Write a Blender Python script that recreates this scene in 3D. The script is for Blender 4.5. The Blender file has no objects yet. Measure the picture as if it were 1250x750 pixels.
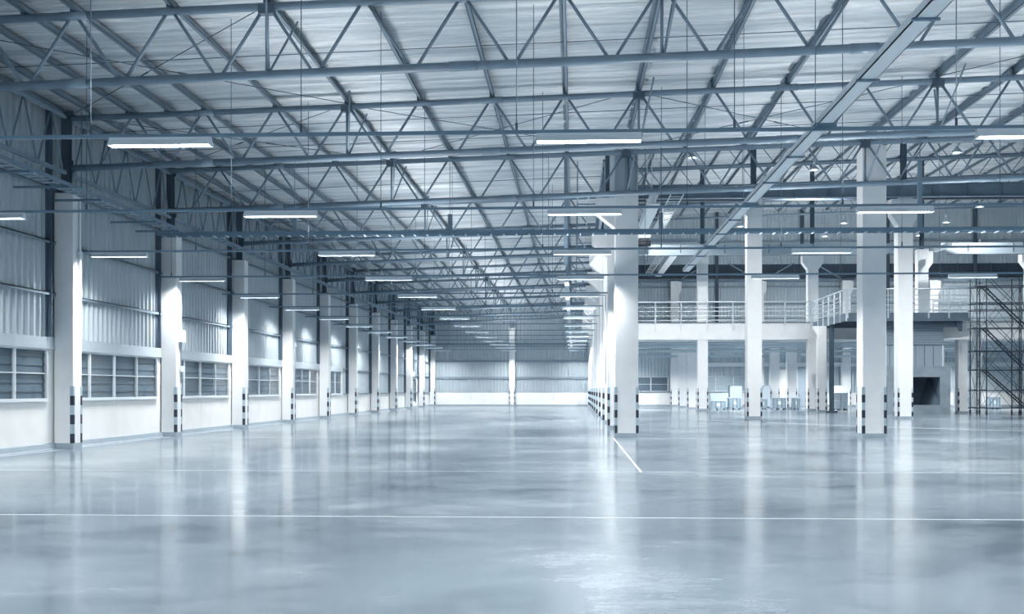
import bpy, math, random
from mathutils import Vector
random.seed(7)
C = bpy.context.scene.collection
PI = math.pi
# ------------------------------------------------------------------ helpers
F = 1350.0; CX = 640.0; HY = 475.8; CAMZ = 1.67; YAW = math.atan(61/1350.0)
SN, CS = math.sin(YAW), math.cos(YAW)
def px_of(x, y, z):
    d = y*CS - x*SN; r = x*CS + y*SN
    return (CX + F*r/d, HY - F*(z-CAMZ)/d, d) if d > .5 else (-9999, -9999, d)
def in_view(x, y, z, m=30):
    u, v, d = px_of(x, y, z); return -m < u < 1250+m and -m < v < 750+m
ORD = ['zeroth','first','second','third','fourth','fifth','sixth','seventh','eighth','ninth','tenth','eleventh','twelfth',
       'thirteenth','fourteenth','fifteenth','sixteenth','seventeenth','eighteenth','nineteenth','twentieth']

class MB:
    def __init__(s): s.v=[]; s.f=[]; s.m=[]; s.sm=[]
    def _add(s, vs, fs, mi=0, sm=None):
        o=len(s.v); s.v+= [tuple(p) for p in vs]
        for i,f in enumerate(fs):
            s.f.append(tuple(o+k for k in f)); s.m.append(mi); s.sm.append(bool(sm[i]) if sm else False)
        return s
    def box(s, x0,x1,y0,y1,z0,z1, mi=0):
        vs=[(x0,y0,z0),(x1,y0,z0),(x1,y1,z0),(x0,y1,z0),(x0,y0,z1),(x1,y0,z1),(x1,y1,z1),(x0,y1,z1)]
        return s._add(vs,[(0,3,2,1),(4,5,6,7),(0,1,5,4),(1,2,6,5),(2,3,7,6),(3,0,4,7)],mi)
    def bbox(s, x0,x1,y0,y1,z0,z1, b=.01, mi=0):
        # box whose vertical edges are chamfered
        pts=[(x0+b,y0),(x1-b,y0),(x1,y0+b),(x1,y1-b),(x1-b,y1),(x0+b,y1),(x0,y1-b),(x0,y0+b)]
        return s.prism(pts,z0,z1,mi)
    def prism(s, pts, z0, z1, mi=0):
        n=len(pts)
        vs=[(x,y,z0) for x,y in pts]+[(x,y,z1) for x,y in pts]
        fs=[(i,(i+1)%n,n+(i+1)%n,n+i) for i in range(n)]+[tuple(range(n-1,-1,-1)),tuple(range(n,2*n))]
        return s._add(vs,fs,mi)
    def prism_y(s, pts, y0, y1, mi=0):       # outline in XZ, extruded along Y
        n=len(pts)
        vs=[(x,y0,z) for x,z in pts]+[(x,y1,z) for x,z in pts]
        fs=[(n+i,n+(i+1)%n,(i+1)%n,i) for i in range(n)]+[tuple(range(n)),tuple(range(2*n-1,n-1,-1))]
        return s._add(vs,fs,mi)
    def prism_x(s, pts, x0, x1, mi=0):       # outline in YZ, extruded along X
        n=len(pts)
        vs=[(x0,y,z) for y,z in pts]+[(x1,y,z) for y,z in pts]
        fs=[(i,(i+1)%n,n+(i+1)%n,n+i) for i in range(n)]+[tuple(range(n-1,-1,-1)),tuple(range(n,2*n))]
        return s._add(vs,fs,mi)
    def bar(s, p, q, w, h, mi=0, up=(0,0,1)):
        p=Vector(p); q=Vector(q); d=(q-p).normalized(); u=Vector(up)
        if abs(d.dot(u))>.98: u=Vector((1,0,0))
        a=d.cross(u).normalized()*w/2; b=a.cross(d).normalized()*h/2
        vs=[p-a-b,p+a-b,p+a+b,p-a+b,q-a-b,q+a-b,q+a+b,q-a+b]
        return s._add(vs,[(0,3,2,1),(4,5,6,7),(0,1,5,4),(1,2,6,5),(2,3,7,6),(3,0,4,7)],mi)
    def tube(s, p, q, r, n=8, mi=0, r2=None):
        p=Vector(p); q=Vector(q); d=(q-p).normalized(); u=Vector((0,0,1))
        if abs(d.dot(u))>.98: u=Vector((1,0,0))
        a=d.cross(u).normalized(); b=a.cross(d).normalized(); r2=r if r2 is None else r2
        vs=[p+(a*math.cos(2*PI*i/n)+b*math.sin(2*PI*i/n))*r for i in range(n)]
        vs+=[q+(a*math.cos(2*PI*i/n)+b*math.sin(2*PI*i/n))*r2 for i in range(n)]
        fs=[(i,(i+1)%n,n+(i+1)%n,n+i) for i in range(n)]+[tuple(range(n-1,-1,-1)),tuple(range(n,2*n))]
        return s._add(vs,fs,mi,[1]*n+[0,0])
    def lathe(s, prof, cx, cy, n=16, mi=0):  # prof: (r,z)
        vs=[]; fs=[]
        for r,z in prof:
            vs+=[(cx+r*math.cos(2*PI*i/n),cy+r*math.sin(2*PI*i/n),z) for i in range(n)]
        for k in range(len(prof)-1):
            for i in range(n):
                j=(i+1)%n; fs.append((k*n+i,k*n+j,(k+1)*n+j,(k+1)*n+i))
        return s._add(vs,fs,mi,[1]*len(fs))
    def build(s, name, mats, parent=None, **kw):
        me=bpy.data.meshes.new(name); me.from_pydata(s.v,[],s.f)
        if not isinstance(mats,(list,tuple)): mats=[mats]
        for m in mats: me.materials.append(m)
        me.polygons.foreach_set('material_index',s.m); me.polygons.foreach_set('use_smooth',s.sm)
        me.update()
        o=bpy.data.objects.new(name,me); C.objects.link(o)
        if parent: o.parent=parent
        if kw: tag(o,**kw)
        return o
def tag(o, label=None, cat=None, group=None, kind=None):
    if label: o['label']=label
    if cat: o['category']=cat
    if group: o['group']=group
    if kind: o['kind']=kind
    return o
def thing(name, label, cat, loc=(0,0,0), rz=0, group=None):
    o=bpy.data.objects.new(name,None); C.objects.link(o); o.empty_display_size=.2
    o.location=loc; o.rotation_euler=(0,0,rz); tag(o,label,cat,group); return o
def dup(root, loc, label=None, rz=None):
    def rec(o,parent):
        c=o.copy(); C.objects.link(c); c.parent=parent
        for ch in list(kids.get(o,())): rec(ch,c)
        return c
    kids={}
    def collect(o):
        kids[o]=list(o.children)
        for ch in kids[o]: collect(ch)
    collect(root)
    r=rec(root,None); r.location=loc
    if rz is not None: r.rotation_euler=(0,0,rz)
    if label: r['label']=label
    return r
def struct(mb, name, mats, parent=None):
    o=mb.build(name,mats,parent)
    if parent is None: o['kind']='structure'
    return o

# ------------------------------------------------------------------ materials
def lin(c): 
    return tuple(((x/255)/12.92 if x/255<=.04045 else ((x/255+.055)/1.055)**2.4) for x in c)+(1,)
def mat(name, rgb, rough=.6, metal=0, noise=0, nscale=3, bump=0, bscale=20, spec=.5, stretch=(1,1,1)):
    m=bpy.data.materials.new(name); m.use_nodes=True; nt=m.node_tree; b=nt.nodes['Principled BSDF']
    b.inputs['Base Color'].default_value=lin(rgb); b.inputs['Roughness'].default_value=rough
    b.inputs['Metallic'].default_value=metal; b.inputs['Specular IOR Level'].default_value=spec
    if noise or bump:
        tc=nt.nodes.new('ShaderNodeTexCoord'); mp=nt.nodes.new('ShaderNodeMapping')
        mp.inputs['Scale'].default_value=stretch
        nt.links.new(tc.outputs['Object'],mp.inputs['Vector'])
    if noise:
        n=nt.nodes.new('ShaderNodeTexNoise'); n.inputs['Scale'].default_value=nscale; n.inputs['Detail'].default_value=5
        nt.links.new(mp.outputs[0],n.inputs['Vector'])
        r=nt.nodes.new('ShaderNodeValToRGB')
        c=lin(rgb); r.color_ramp.elements[0].position=.3; r.color_ramp.elements[1].position=.7
        r.color_ramp.elements[0].color=tuple(x*(1-noise) for x in c[:3])+(1,)
        r.color_ramp.elements[1].color=tuple(min(1,x*(1+noise*.6)) for x in c[:3])+(1,)
        nt.links.new(n.outputs['Fac'],r.inputs[0]); nt.links.new(r.outputs[0],b.inputs['Base Color'])
    if bump:
        n=nt.nodes.new('ShaderNodeTexNoise'); n.inputs['Scale'].default_value=bscale; n.inputs['Detail'].default_value=4
        nt.links.new(mp.outputs[0],n.inputs['Vector'])
        bp=nt.nodes.new('ShaderNodeBump'); bp.inputs['Strength'].default_value=bump; bp.inputs['Distance'].default_value=.03
        nt.links.new(n.outputs['Fac'],bp.inputs['Height']); nt.links.new(bp.outputs[0],b.inputs['Normal'])
    return m
def emis(name, rgb, strength):
    m=bpy.data.materials.new(name); m.use_nodes=True; b=m.node_tree.nodes['Principled BSDF']
    b.inputs['Base Color'].default_value=lin(rgb); b.inputs['Emission Color'].default_value=lin(rgb)
    b.inputs['Emission Strength'].default_value=strength; return m
M={}
M['paint']=mat('white_wall_paint',(231,234,235),.5,noise=.05,nscale=1.3,bump=.05,bscale=30)
M['column']=mat('column_paint',(226,230,233),.5,noise=.05,nscale=1.6,bump=.06,bscale=25)
M['plinth']=mat('plinth_grey',(148,163,174),.55,noise=.08)
M['clad']=mat('cladding_sheet',(190,202,210),.34,metal=.4,noise=.05,nscale=.8)
M['cladfar']=M['clad']
M['girt']=mat('galvanised_girt',(132,149,162),.45,metal=.3)
M['steel']=mat('painted_steel_pipe',(118,139,156),.42,noise=.1,nscale=2)
M['steel_dk']=mat('dark_steel',(74,91,107),.5,noise=.1,nscale=2)
M['purlin']=mat('purlin_steel',(104,124,140),.45,metal=.2,noise=.12,nscale=2)
M['galv']=mat('galvanised_tray',(175,192,204),.4,metal=.3)
M['rail']=mat('rail_steel',(105,132,152),.4,metal=.2)
M['lampbody']=mat('lamp_enamel',(208,220,228),.4)
M['tube']=emis('fluorescent_tube',(242,249,255),22)
M['pend']=emis('pendant_bulb',(242,249,255),14)
M['lamp_sign']=emis('lit_sign_face',(238,247,255),1.6)
M['black']=mat('guard_black',(28,42,60),.5)
M['guardgrey']=mat('guard_grey',(165,184,196),.5)
M['concrete']=mat('raw_concrete',(132,147,158),.75,noise=.22,nscale=1.1,bump=.25,bscale=14)
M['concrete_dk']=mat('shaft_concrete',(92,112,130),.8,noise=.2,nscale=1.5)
M['white_steel']=mat('white_painted_steel',(212,222,229),.4)
M['rubber']=mat('black_rubber',(28,36,46),.6)
M['scaf']=mat('scaffold_tube',(38,54,70),.45,metal=.3)
M['wrap']=mat('plastic_sheet',(205,216,223),.3,noise=.12,nscale=4,bump=.5,bscale=9)
M['carton']=mat('pale_carton',(168,182,192),.7,noise=.08,nscale=3)
M['machine']=mat('machine_grey',(150,172,186),.5,noise=.25,nscale=5)
M['wood']=mat('pallet_wood',(120,138,150),.8,noise=.2,nscale=6)
M['frame']=mat('window_frame_aluminium',(212,220,226),.35,metal=.1)
M['louvre']=mat('window_louvre',(106,124,138),.4,noise=.1,nscale=.8)
M['blind']=mat('pale_blind',(190,204,213),.5)
M['doorgrey']=mat('door_grey',(146,162,174),.5)
M['joint']=mat('joint_sealant',(225,234,239),.35)
M['deck']=mat('steel_deck',(108,126,140),.5,noise=.15,nscale=2)

# glass: thin clear pane that also mirrors a little
def glass():
    m=bpy.data.materials.new('window_glass'); m.use_nodes=True; nt=m.node_tree; nt.nodes.clear()
    o=nt.nodes.new('ShaderNodeOutputMaterial'); mx=nt.nodes.new('ShaderNodeMixShader'); tr=nt.nodes.new('ShaderNodeBsdfTransparent')
    tr.inputs[0].default_value=(.90,.92,.93,1); gl=nt.nodes.new('ShaderNodeBsdfGlossy'); gl.inputs['Roughness'].default_value=.05
    fr=nt.nodes.new('ShaderNodeFresnel'); fr.inputs['IOR'].default_value=1.4
    ge=nt.nodes.new('ShaderNodeNewGeometry'); iv=nt.nodes.new('ShaderNodeMath'); iv.operation='SUBTRACT'; iv.inputs[0].default_value=1; nt.links.new(ge.outputs['Backfacing'],iv.inputs[1]); mu=nt.nodes.new('ShaderNodeMath'); mu.operation='MULTIPLY'; nt.links.new(fr.outputs[0],mu.inputs[0]); nt.links.new(iv.outputs[0],mu.inputs[1]); nt.links.new(mu.outputs[0],mx.inputs[0]); nt.links.new(tr.outputs[0],mx.inputs[1]); nt.links.new(gl.outputs[0],mx.inputs[2]); nt.links.new(mx.outputs[0],o.inputs[0])
    return m
M['glass']=glass()

# polished concrete floor
def floor_mat():
    m=bpy.data.materials.new('polished_concrete_floor'); m.use_nodes=True; nt=m.node_tree; b=nt.nodes['Principled BSDF']
    tc=nt.nodes.new('ShaderNodeTexCoord')
    def noise(scale, st, det=6, rough=.6, dist=0):
        mp=nt.nodes.new('ShaderNodeMapping'); mp.inputs['Scale'].default_value=st; nt.links.new(tc.outputs['Object'],mp.inputs[0])
        n=nt.nodes.new('ShaderNodeTexNoise'); n.inputs['Scale'].default_value=scale; n.inputs['Detail'].default_value=det
        n.inputs['Roughness'].default_value=rough; n.inputs['Distortion'].default_value=dist; nt.links.new(mp.outputs[0],n.inputs[0]); return n
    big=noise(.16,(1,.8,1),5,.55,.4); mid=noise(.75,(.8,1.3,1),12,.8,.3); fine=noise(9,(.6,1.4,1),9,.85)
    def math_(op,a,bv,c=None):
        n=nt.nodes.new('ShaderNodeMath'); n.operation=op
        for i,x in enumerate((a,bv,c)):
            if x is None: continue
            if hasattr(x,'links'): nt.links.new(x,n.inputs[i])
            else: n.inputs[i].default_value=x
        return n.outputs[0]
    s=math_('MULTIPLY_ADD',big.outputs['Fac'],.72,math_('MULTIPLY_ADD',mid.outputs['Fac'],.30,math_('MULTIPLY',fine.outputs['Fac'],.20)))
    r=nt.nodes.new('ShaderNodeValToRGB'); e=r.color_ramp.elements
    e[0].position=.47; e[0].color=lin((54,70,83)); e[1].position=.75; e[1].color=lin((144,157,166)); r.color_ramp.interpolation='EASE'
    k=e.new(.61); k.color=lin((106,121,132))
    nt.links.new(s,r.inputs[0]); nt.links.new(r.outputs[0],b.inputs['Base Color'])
    rr=nt.nodes.new('ShaderNodeMapRange'); rr.inputs['From Min'].default_value=.35; rr.inputs['From Max'].default_value=.65
    rr.inputs['To Min'].default_value=.16; rr.inputs['To Max'].default_value=.25
    nt.links.new(mid.outputs['Fac'],rr.inputs[0]); nt.links.new(rr.outputs[0],b.inputs['Roughness'])
    bn=noise(1.1,(.35,1.5,1),4,.55); bp=nt.nodes.new('ShaderNodeBump'); bp.inputs['Strength'].default_value=.05; bp.inputs['Distance'].default_value=.02
    nt.links.new(bn.outputs['Fac'],bp.inputs['Height']); nt.links.new(bp.outputs[0],b.inputs['Normal'])
    b.inputs['Specular IOR Level'].default_value=.65; b.inputs['IOR'].default_value=1.55
    b.inputs['Coat Weight'].default_value=.25; b.inputs['Coat Roughness'].default_value=.1
    nt.links.new(bp.outputs[0],b.inputs['Coat Normal'])
    return m
M['floor']=floor_mat()

# crinkled foil under the roof sheets
def foil_mat():
    m=bpy.data.materials.new('roof_foil_insulation'); m.use_nodes=True; nt=m.node_tree; b=nt.nodes['Principled BSDF']
    tc=nt.nodes.new('ShaderNodeTexCoord')
    def noise(scale, st, det, rough=.6, dist=0.):
        mp=nt.nodes.new('ShaderNodeMapping'); mp.inputs['Scale'].default_value=st; nt.links.new(tc.outputs['Object'],mp.inputs[0])
        n=nt.nodes.new('ShaderNodeTexNoise'); n.inputs['Scale'].default_value=scale; n.inputs['Detail'].default_value=det
        n.inputs['Roughness'].default_value=rough; n.inputs['Distortion'].default_value=dist; nt.links.new(mp.outputs[0],n.inputs[0]); return n
    a=noise(1.,(.22,3.0,1),7,.66,.7); c=noise(5,(.5,1.8,1),5,.65,1.0)
    r=nt.nodes.new('ShaderNodeValToRGB'); e=r.color_ramp.elements
    e[0].position=.32; e[0].color=lin((158,173,184)); e[1].position=.62; e[1].color=lin((226,232,236))  # crease shade painted into the foil colour, following the wrinkle noise
    nt.links.new(a.outputs['Fac'],r.inputs[0]); nt.links.new(r.outputs[0],b.inputs['Base Color'])
    b.inputs['Metallic'].default_value=.45; b.inputs['Roughness'].default_value=.42
    b1=nt.nodes.new('ShaderNodeBump'); b1.inputs['Strength'].default_value=1; b1.inputs['Distance'].default_value=.3
    b2=nt.nodes.new('ShaderNodeBump'); b2.inputs['Strength'].default_value=.8; b2.inputs['Distance'].default_value=.05
    nt.links.new(a.outputs['Fac'],b1.inputs['Height']); nt.links.new(c.outputs['Fac'],b2.inputs['Height'])
    nt.links.new(b1.outputs[0],b2.inputs['Normal']); nt.links.new(b2.outputs[0],b.inputs['Normal'])
    return m
M['foil']=foil_mat()

# perforated grille blocks: shade inside the recesses is painted as darker cells on a flat face
def perf_mat():
    m=bpy.data.materials.new('perforated_panel'); m.use_nodes=True; nt=m.node_tree; b=nt.nodes['Principled BSDF']
    tc=nt.nodes.new('ShaderNodeTexCoord'); mp=nt.nodes.new('ShaderNodeMapping'); mp.inputs['Rotation'].default_value=(PI/2,0,0)
    nt.links.new(tc.outputs['Object'],mp.inputs[0])
    br=nt.nodes.new('ShaderNodeTexBrick'); br.inputs['Scale'].default_value=1; br.inputs['Brick Width'].default_value=.15; br.inputs['Row Height'].default_value=.12
    br.inputs['Mortar Size'].default_value=.035; br.inputs['Color1'].default_value=lin((84,100,114)); br.inputs['Color2'].default_value=lin((96,112,126)); br.inputs['Mortar'].default_value=lin((140,156,168))
    nt.links.new(mp.outputs[0],br.inputs[0]); nt.links.new(br.outputs[0],b.inputs['Base Color']); b.inputs['Roughness'].default_value=.7
    return m
M['perf']=perf_mat()

# ------------------------------------------------------------------ grid
SP=8.03
def GY(k): return 30.5+SP*(k-1)          # column line k
WX=-14.55; FY=111.15; BY=-12.0; RX=46.5
ZB0=8.34; ZT0=9.74; SL=.0315
zbot=lambda x: ZB0+SL*x
ztop=lambda x: ZT0+SL*x
zroof=lambda x: ZT0+.30+SL*x
HZ0=18.9
zhi=lambda x: HZ0+SL*x
HYF=38.75                                 # where the low roof ends right of the column row
RXC=1.8

def corr(mb, axis, a, b, c, z0, z1, side, pitch=.33, depth=.075):
    """corrugated sheet: along axis from a to b at plane c, ribs pointing to side (+/-1)"""
    n=int(round((b-a)/pitch)); p=(b-a)/n; pts=[]
    for i in range(n):
        o=a+i*p; pts+= [(o,0),(o+p*.60,0),(o+p*.70,depth),(o+p*.90,depth)]
    pts.append((b,0)); vs=[]
    zz=(lambda t:(z0,z1)) if not callable(z1) else (lambda t:(z0,z1(t)))
    for t,dp in pts:
        lo,hi=zz(t)
        for z in (lo,hi): vs.append((c+side*dp,t,z) if axis=='y' else (t,c+side*dp,z))
    fs=[(2*i,2*i+2,2*i+3,2*i+1) for i in range(len(pts)-1)]
    mb._add(vs,fs)

# ------------------------------------------------------------------ floor
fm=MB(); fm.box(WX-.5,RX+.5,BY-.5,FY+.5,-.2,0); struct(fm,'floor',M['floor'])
j=MB()
for y in (14.43,22.47,38.0): j.box(WX+.35,30,y-.012,y+.012,.0005,.002)
j.box(1.33,1.37,22.47,37.9,.0005,.002)
struct(j,'trim_1',M['joint'])
j=MB(); j.box(-14.22,-14.18,BY+1,FY-.4,.0005,.002); struct(j,'trim_2',M['joint'])
j=MB()   # curved lane line on the right floor
pts=[]
for i in range(15):
    t=i/14; pts.append((6.5+t*14.5, 62-18*math.sin(t*1.45), 0))
for a,b in zip(pts,pts[1:]): j.bar((a[0],a[1],.0012),(b[0],b[1],.0012),.12,.001)
struct(j,'trim_3',M['joint'])

# ------------------------------------------------------------------ left wall
w=MB(); 
for k in range(-4,11):
    for h in (0,1):
        y0=GY(k)+h*SP/2+.01; y1=GY(k)+(h+1)*SP/2-.01
        if k==9: continue
        w.box(WX-.2,WX,y0,min(y1,FY),0,1.35)
w.box(WX-.25,WX-.012,BY,FY,0,.6)
struct(w,'wall_left',M['paint'])
w=MB(); w.box(WX-.2,WX,GY(9),GY(9)+2.0,0,2.6); w.box(WX-.2,WX,GY(9)+6.0,GY(10),0,2.6); w.box(WX-.2,WX,GY(9)+2.0,GY(9)+6.0,0,.5)
struct(w,'wall_left_end',M['paint'])
w=MB(); corr(w,'y',BY,GY(5)+6.3,WX-.08,3.0,lambda t:zroof(WX)+.02,1); corr(w,'y',GY(5)+6.3,FY,WX-.08,1.35,lambda t:zroof(WX)+.02,1)
struct(w,'wall_left_cladding',M['clad'])
b=MB(); b.prism_y([(WX,0),(WX+.14,0),(WX+.11,.04),(WX+.08,.17),(WX,.18)],BY,FY-.1); struct(b,'baseboard_left',M['plinth'])
n=4
for z in (4.35,5.78,7.25):
    g=MB(); g.box(WX-.04,WX+.10,BY,FY,z-.01,z+.02); g.box(WX+.085,WX+.10,BY,FY,z-.07,z+.02); struct(g,'trim_%d'%n,M['girt']); n+=1
g=MB()  # girts in the bays without windows
g.box(WX-.04,WX+.10,GY(6)-1.5,FY,2.93,2.97); g.box(WX-.04,WX+.10,GY(6)-1.5,FY,1.38,1.42); struct(g,'trim_%d'%n,M['girt']); n+=1
g=MB(); g.box(WX-.04,WX+.05,BY,GY(6)-1.75,2.83,3.12); g.box(WX-.04,WX+.09,BY,GY(6)-1.75,2.79,2.83); struct(g,'trim_%d'%n,M['clad']); n+=1
for k in range(1,12):
    g=MB(); g.box(WX-.04,WX+.16,GY(k)-.62,GY(k)-.58,3.12 if k<6 else 1.42,zroof(WX)); g.box(WX+.0,WX+.03,GY(k)-.68,GY(k)-.52,3.12 if k<6 else 1.42,zroof(WX))
    struct(g,'trim_%d'%n,M['steel_dk']); n+=1
TRIM=n

def window(idx, y0, y1, panels, z0=1.37, z1=2.80, skipfrom=None):
    root=bpy.data.objects.new('window_%d'%idx,None); C.objects.link(root); root.location=(WX,y0,z0); root['kind']='structure'
    L=y1-y0; Hh=z1-z0; f=MB()
    f.box(-.03,.05,0,L,0,.06); f.box(-.03,.05,0,L,Hh-.06,Hh); f.box(-.02,.09,0,L,-.03,0)
    p=L/panels
    for i in range(panels+1):
        c=min(max(i*p,.03),L-.03); f.box(-.03,.05,c-.024,c+.024,.06,Hh-.06)
    f.box(-.02,.02,0,L,Hh*.52-.012,Hh*.52+.012)
    f.build('window_frame',M['frame'],root)
    for i in range(panels):
        g=MB(); g.box(-.006,.0,i*p+.03,(i+1)*p-.03,.06,Hh-.06); g.build('pane',M['glass'],root)
    l=MB(); nsl=6
    for i in range(nsl):
        z=.0+i*Hh/nsl; h=Hh/nsl
        l._add([(-.05,0,z),(-.05,L,z),(-.085,L,z+h+.03),(-.085,0,z+h+.03),(-.06,0,z-.005),(-.06,L,z-.005),(-.095,L,z+h+.025),(-.095,0,z+h+.025)],
               [(0,1,2,3),(7,6,5,4),(0,4,5,1),(2,6,7,3)])
    l.build('louvre',M['louvre'],root)
    bk=MB(); bk.box(-.16,-.13,0,L,0,Hh); bk.build('shutter_panel',M['louvre'],root)
wi=1
for k in range(0,6):
    y0=GY(k)+.30; y1=GY(k+1)-.62
    if k==5: window(wi,y0,y0+5.6,3)
    else: window(wi,y0,y1,4)
    wi+=1
for k in range(-4,0):   # behind the camera side of the same wall
    g=MB(); g.box(WX-.2,WX-.02,GY(k),GY(k+1),1.35,3.0); struct(g,'wall_left_infill',M['paint'])
g=MB()
for k in range(0,6): g.box(WX-.2,WX,GY(k)-.62,GY(k)+.30,1.35,2.82)
g.box(WX-.2,WX,GY(5)+5.9,GY(6)-1.75,1.35,2.82)
struct(g,'wall_left_pier',M['paint'])

# door in the left wall near the far end
d=MB(); d.box(WX-.12,WX-.04,GY(9)+2.0,GY(9)+6.0,.5,1.5,0); d.box(WX-.12,WX-.05,GY(9)+2.0,GY(9)+6.0,1.5,2.5,1)
do=struct(d,'door_1',[M['doorgrey'],M['steel_dk']])
f=MB(); f.box(WX-.1,WX+.06,GY(9)+1.9,GY(9)+2.0,.5,2.6); f.box(WX-.1,WX+.06,GY(9)+6.0,GY(9)+6.1,.5,2.6); f.box(WX-.1,WX+.06,GY(9)+1.9,GY(9)+6.1,2.5,2.6)
f.build('door_frame',M['steel_dk'],do)

# ------------------------------------------------------------------ far wall, back wall, right wall, upper walls
w=MB()
for x in [WX+i*4.15 for i in range(15)]: w.box(x+.01,min(x+4.14,RX),FY,FY+.2,0,1.35)
w.box(WX,RX,FY+.01,FY+.25,0,.6); 
struct(w,'wall_far',M['paint'])
w=MB(); corr(w,'x',WX,RXC,FY+.05,1.35,zroof,-1)
struct(w,'wall_far_cladding',M['cladfar'])
w=MB(); corr(w,'x',RXC,RX,FY+.05,1.35,lambda t:zhi(t)+.1,-1)
struct(w,'wall_far_hall',M['cladfar'])
b=MB(); b.box(WX,RX,FY-.08,FY,0,.16); struct(b,'baseboard_far',M['plinth'])
for z,x0,x1 in ((2.85,WX,RXC),(4.52,WX,RXC),(6.2,WX,RXC),(8.7,RXC,RX),(10.2,RXC,RX),(11.9,RXC,RX),(16.4,RXC,RX)):
    g=MB(); g.box(x0,x1,FY-.12,FY+.02,z-.09,z+.09); struct(g,'trim_%d'%TRIM,M['girt']); TRIM+=1
# louvred ventilation band high on the far wall
g=MB()
for i in range(9):
    z=12.75+i*.155; g._add([(2.6,FY-.12,z),(RX,FY-.12,z),(RX,FY-.02,z+.16),(2.6,FY-.02,z+.16)],[(0,1,2,3)])
for i in range(28): g.box(2.6+i*1.6,2.66+i*1.6,FY-.16,FY-.02,12.7,14.2)
struct(g,'trim_%d'%TRIM,M['steel_dk']); TRIM+=1
w=MB(); w.box(WX-.3,RX+.3,BY-.3,BY,0,12); struct(w,'wall_back',M['paint'])
w=MB(); w.box(RX,RX+.3,BY,FY+.2,0,20.6); struct(w,'wall_right',M['clad'])
w=MB(); corr(w,'x',RXC+.1,RX,HYF+.1,10.2,lambda t:zhi(t)+.1,1); struct(w,'wall_upper_front',M['clad'])
w=MB(); corr(w,'y',HYF,FY,RXC+.15,zroof(RXC)-.1,lambda t:zhi(RXC)+.1,1); struct(w,'wall_upper_left',M['clad'])

# ------------------------------------------------------------------ ceilings
def roof(name,x0,x1,y0,y1,zf,th=.12):
    m=MB(); nx=max(2,int((x1-x0)/1.01)); ny=max(2,int((y1-y0)/.28)); vs=[]
    ro=[random.gauss(0,.024) for _ in range(ny+1)]; ph=[random.uniform(0,6.3) for _ in range(ny+1)]
    for i in range(nx+1):
        x=x0+(x1-x0)*i/nx
        for jj in range(ny+1):
            y=y0+(y1-y0)*jj/ny
            vs.append((x,y,zf(x)+ro[jj]*(1+.6*math.sin(x*.5+ph[jj]))+random.gauss(0,.007)))
    fs=[(i*(ny+1)+jj,i*(ny+1)+jj+1,(i+1)*(ny+1)+jj+1,(i+1)*(ny+1)+jj) for i in range(nx) for jj in range(ny)]
    m._add(vs,fs,0)
    m._add([(x0,y0,zf(x0)+th),(x1,y0,zf(x1)+th),(x1,y1,zf(x1)+th),(x0,y1,zf(x0)+th)],[(0,1,2,3)])
    return struct(m,name,M['foil'])
roof('ceiling',WX-.3,RXC+.2,BY-.2,FY+.2,zroof)
roof('ceiling_front_right',RXC+.2,RX+.3,BY-.2,HYF+.2,zroof)
roof('ceiling_high_hall',RXC,RX+.3,HYF,FY+.2,zhi)

# ------------------------------------------------------------------ purlins
def purlin(x,y0,y1,zf,label,group):
    m=MB(); zt=zf(x)-.015; h=.19
    m.box(x-.012,x+.0,y0,y1,zt-h,zt); m.box(x-.012,x+.075,y0,y1,zt-h,zt-h+.012); m.box(x-.08,x,y0,y1,zt-.012,zt); m.box(x+.063,x+.075,y0,y1,zt-h,zt-h+.03)
    o=m.build('roof_purlin',M['purlin'],None,label=label,cat='purlin',group=group)
    y=GY(0)
    while y<y1-.3:
        if y>y0: c=MB(); c.box(x-.06,x-.012,y-.07,y+.07,zt-h-.02,zt-.03); c.build('cleat',M['steel_dk'],o)
        y+=SP
    return o
PX=[-.25+2.02*k for k in range(-5,1)]; EX=[-11.4,-12.5,-13.55,-14.35]
lefts=sorted(PX+EX,reverse=True)
for i,x in enumerate(lefts):
    purlin(x,12,FY,zroof,'long grey roof purlin, %s to the left of the central column row'%ORD[i+1],'purlins over the left bay')
PR=[-.25+2.02*k for k in range(1,16)]
for i,x in enumerate(PR):
    purlin(x,12,HYF if x>1.9 else FY,zroof,'grey purlin under the front roof, %s to the right of the central column row'%ORD[i+1] if x>4 else
           ('grey roof purlin running directly over the central column row' if x<2 else 'grey roof purlin just right of the central column row'),'purlins over the right bay')
for i in range(18):
    x=3.4+i*2.4
    if x>RX-1: break
    purlin(x,HYF+.3,FY,zhi,'purlin high under the tall hall roof, %s from the central column row'%ORD[i+1],'purlins of the tall hall')

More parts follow.
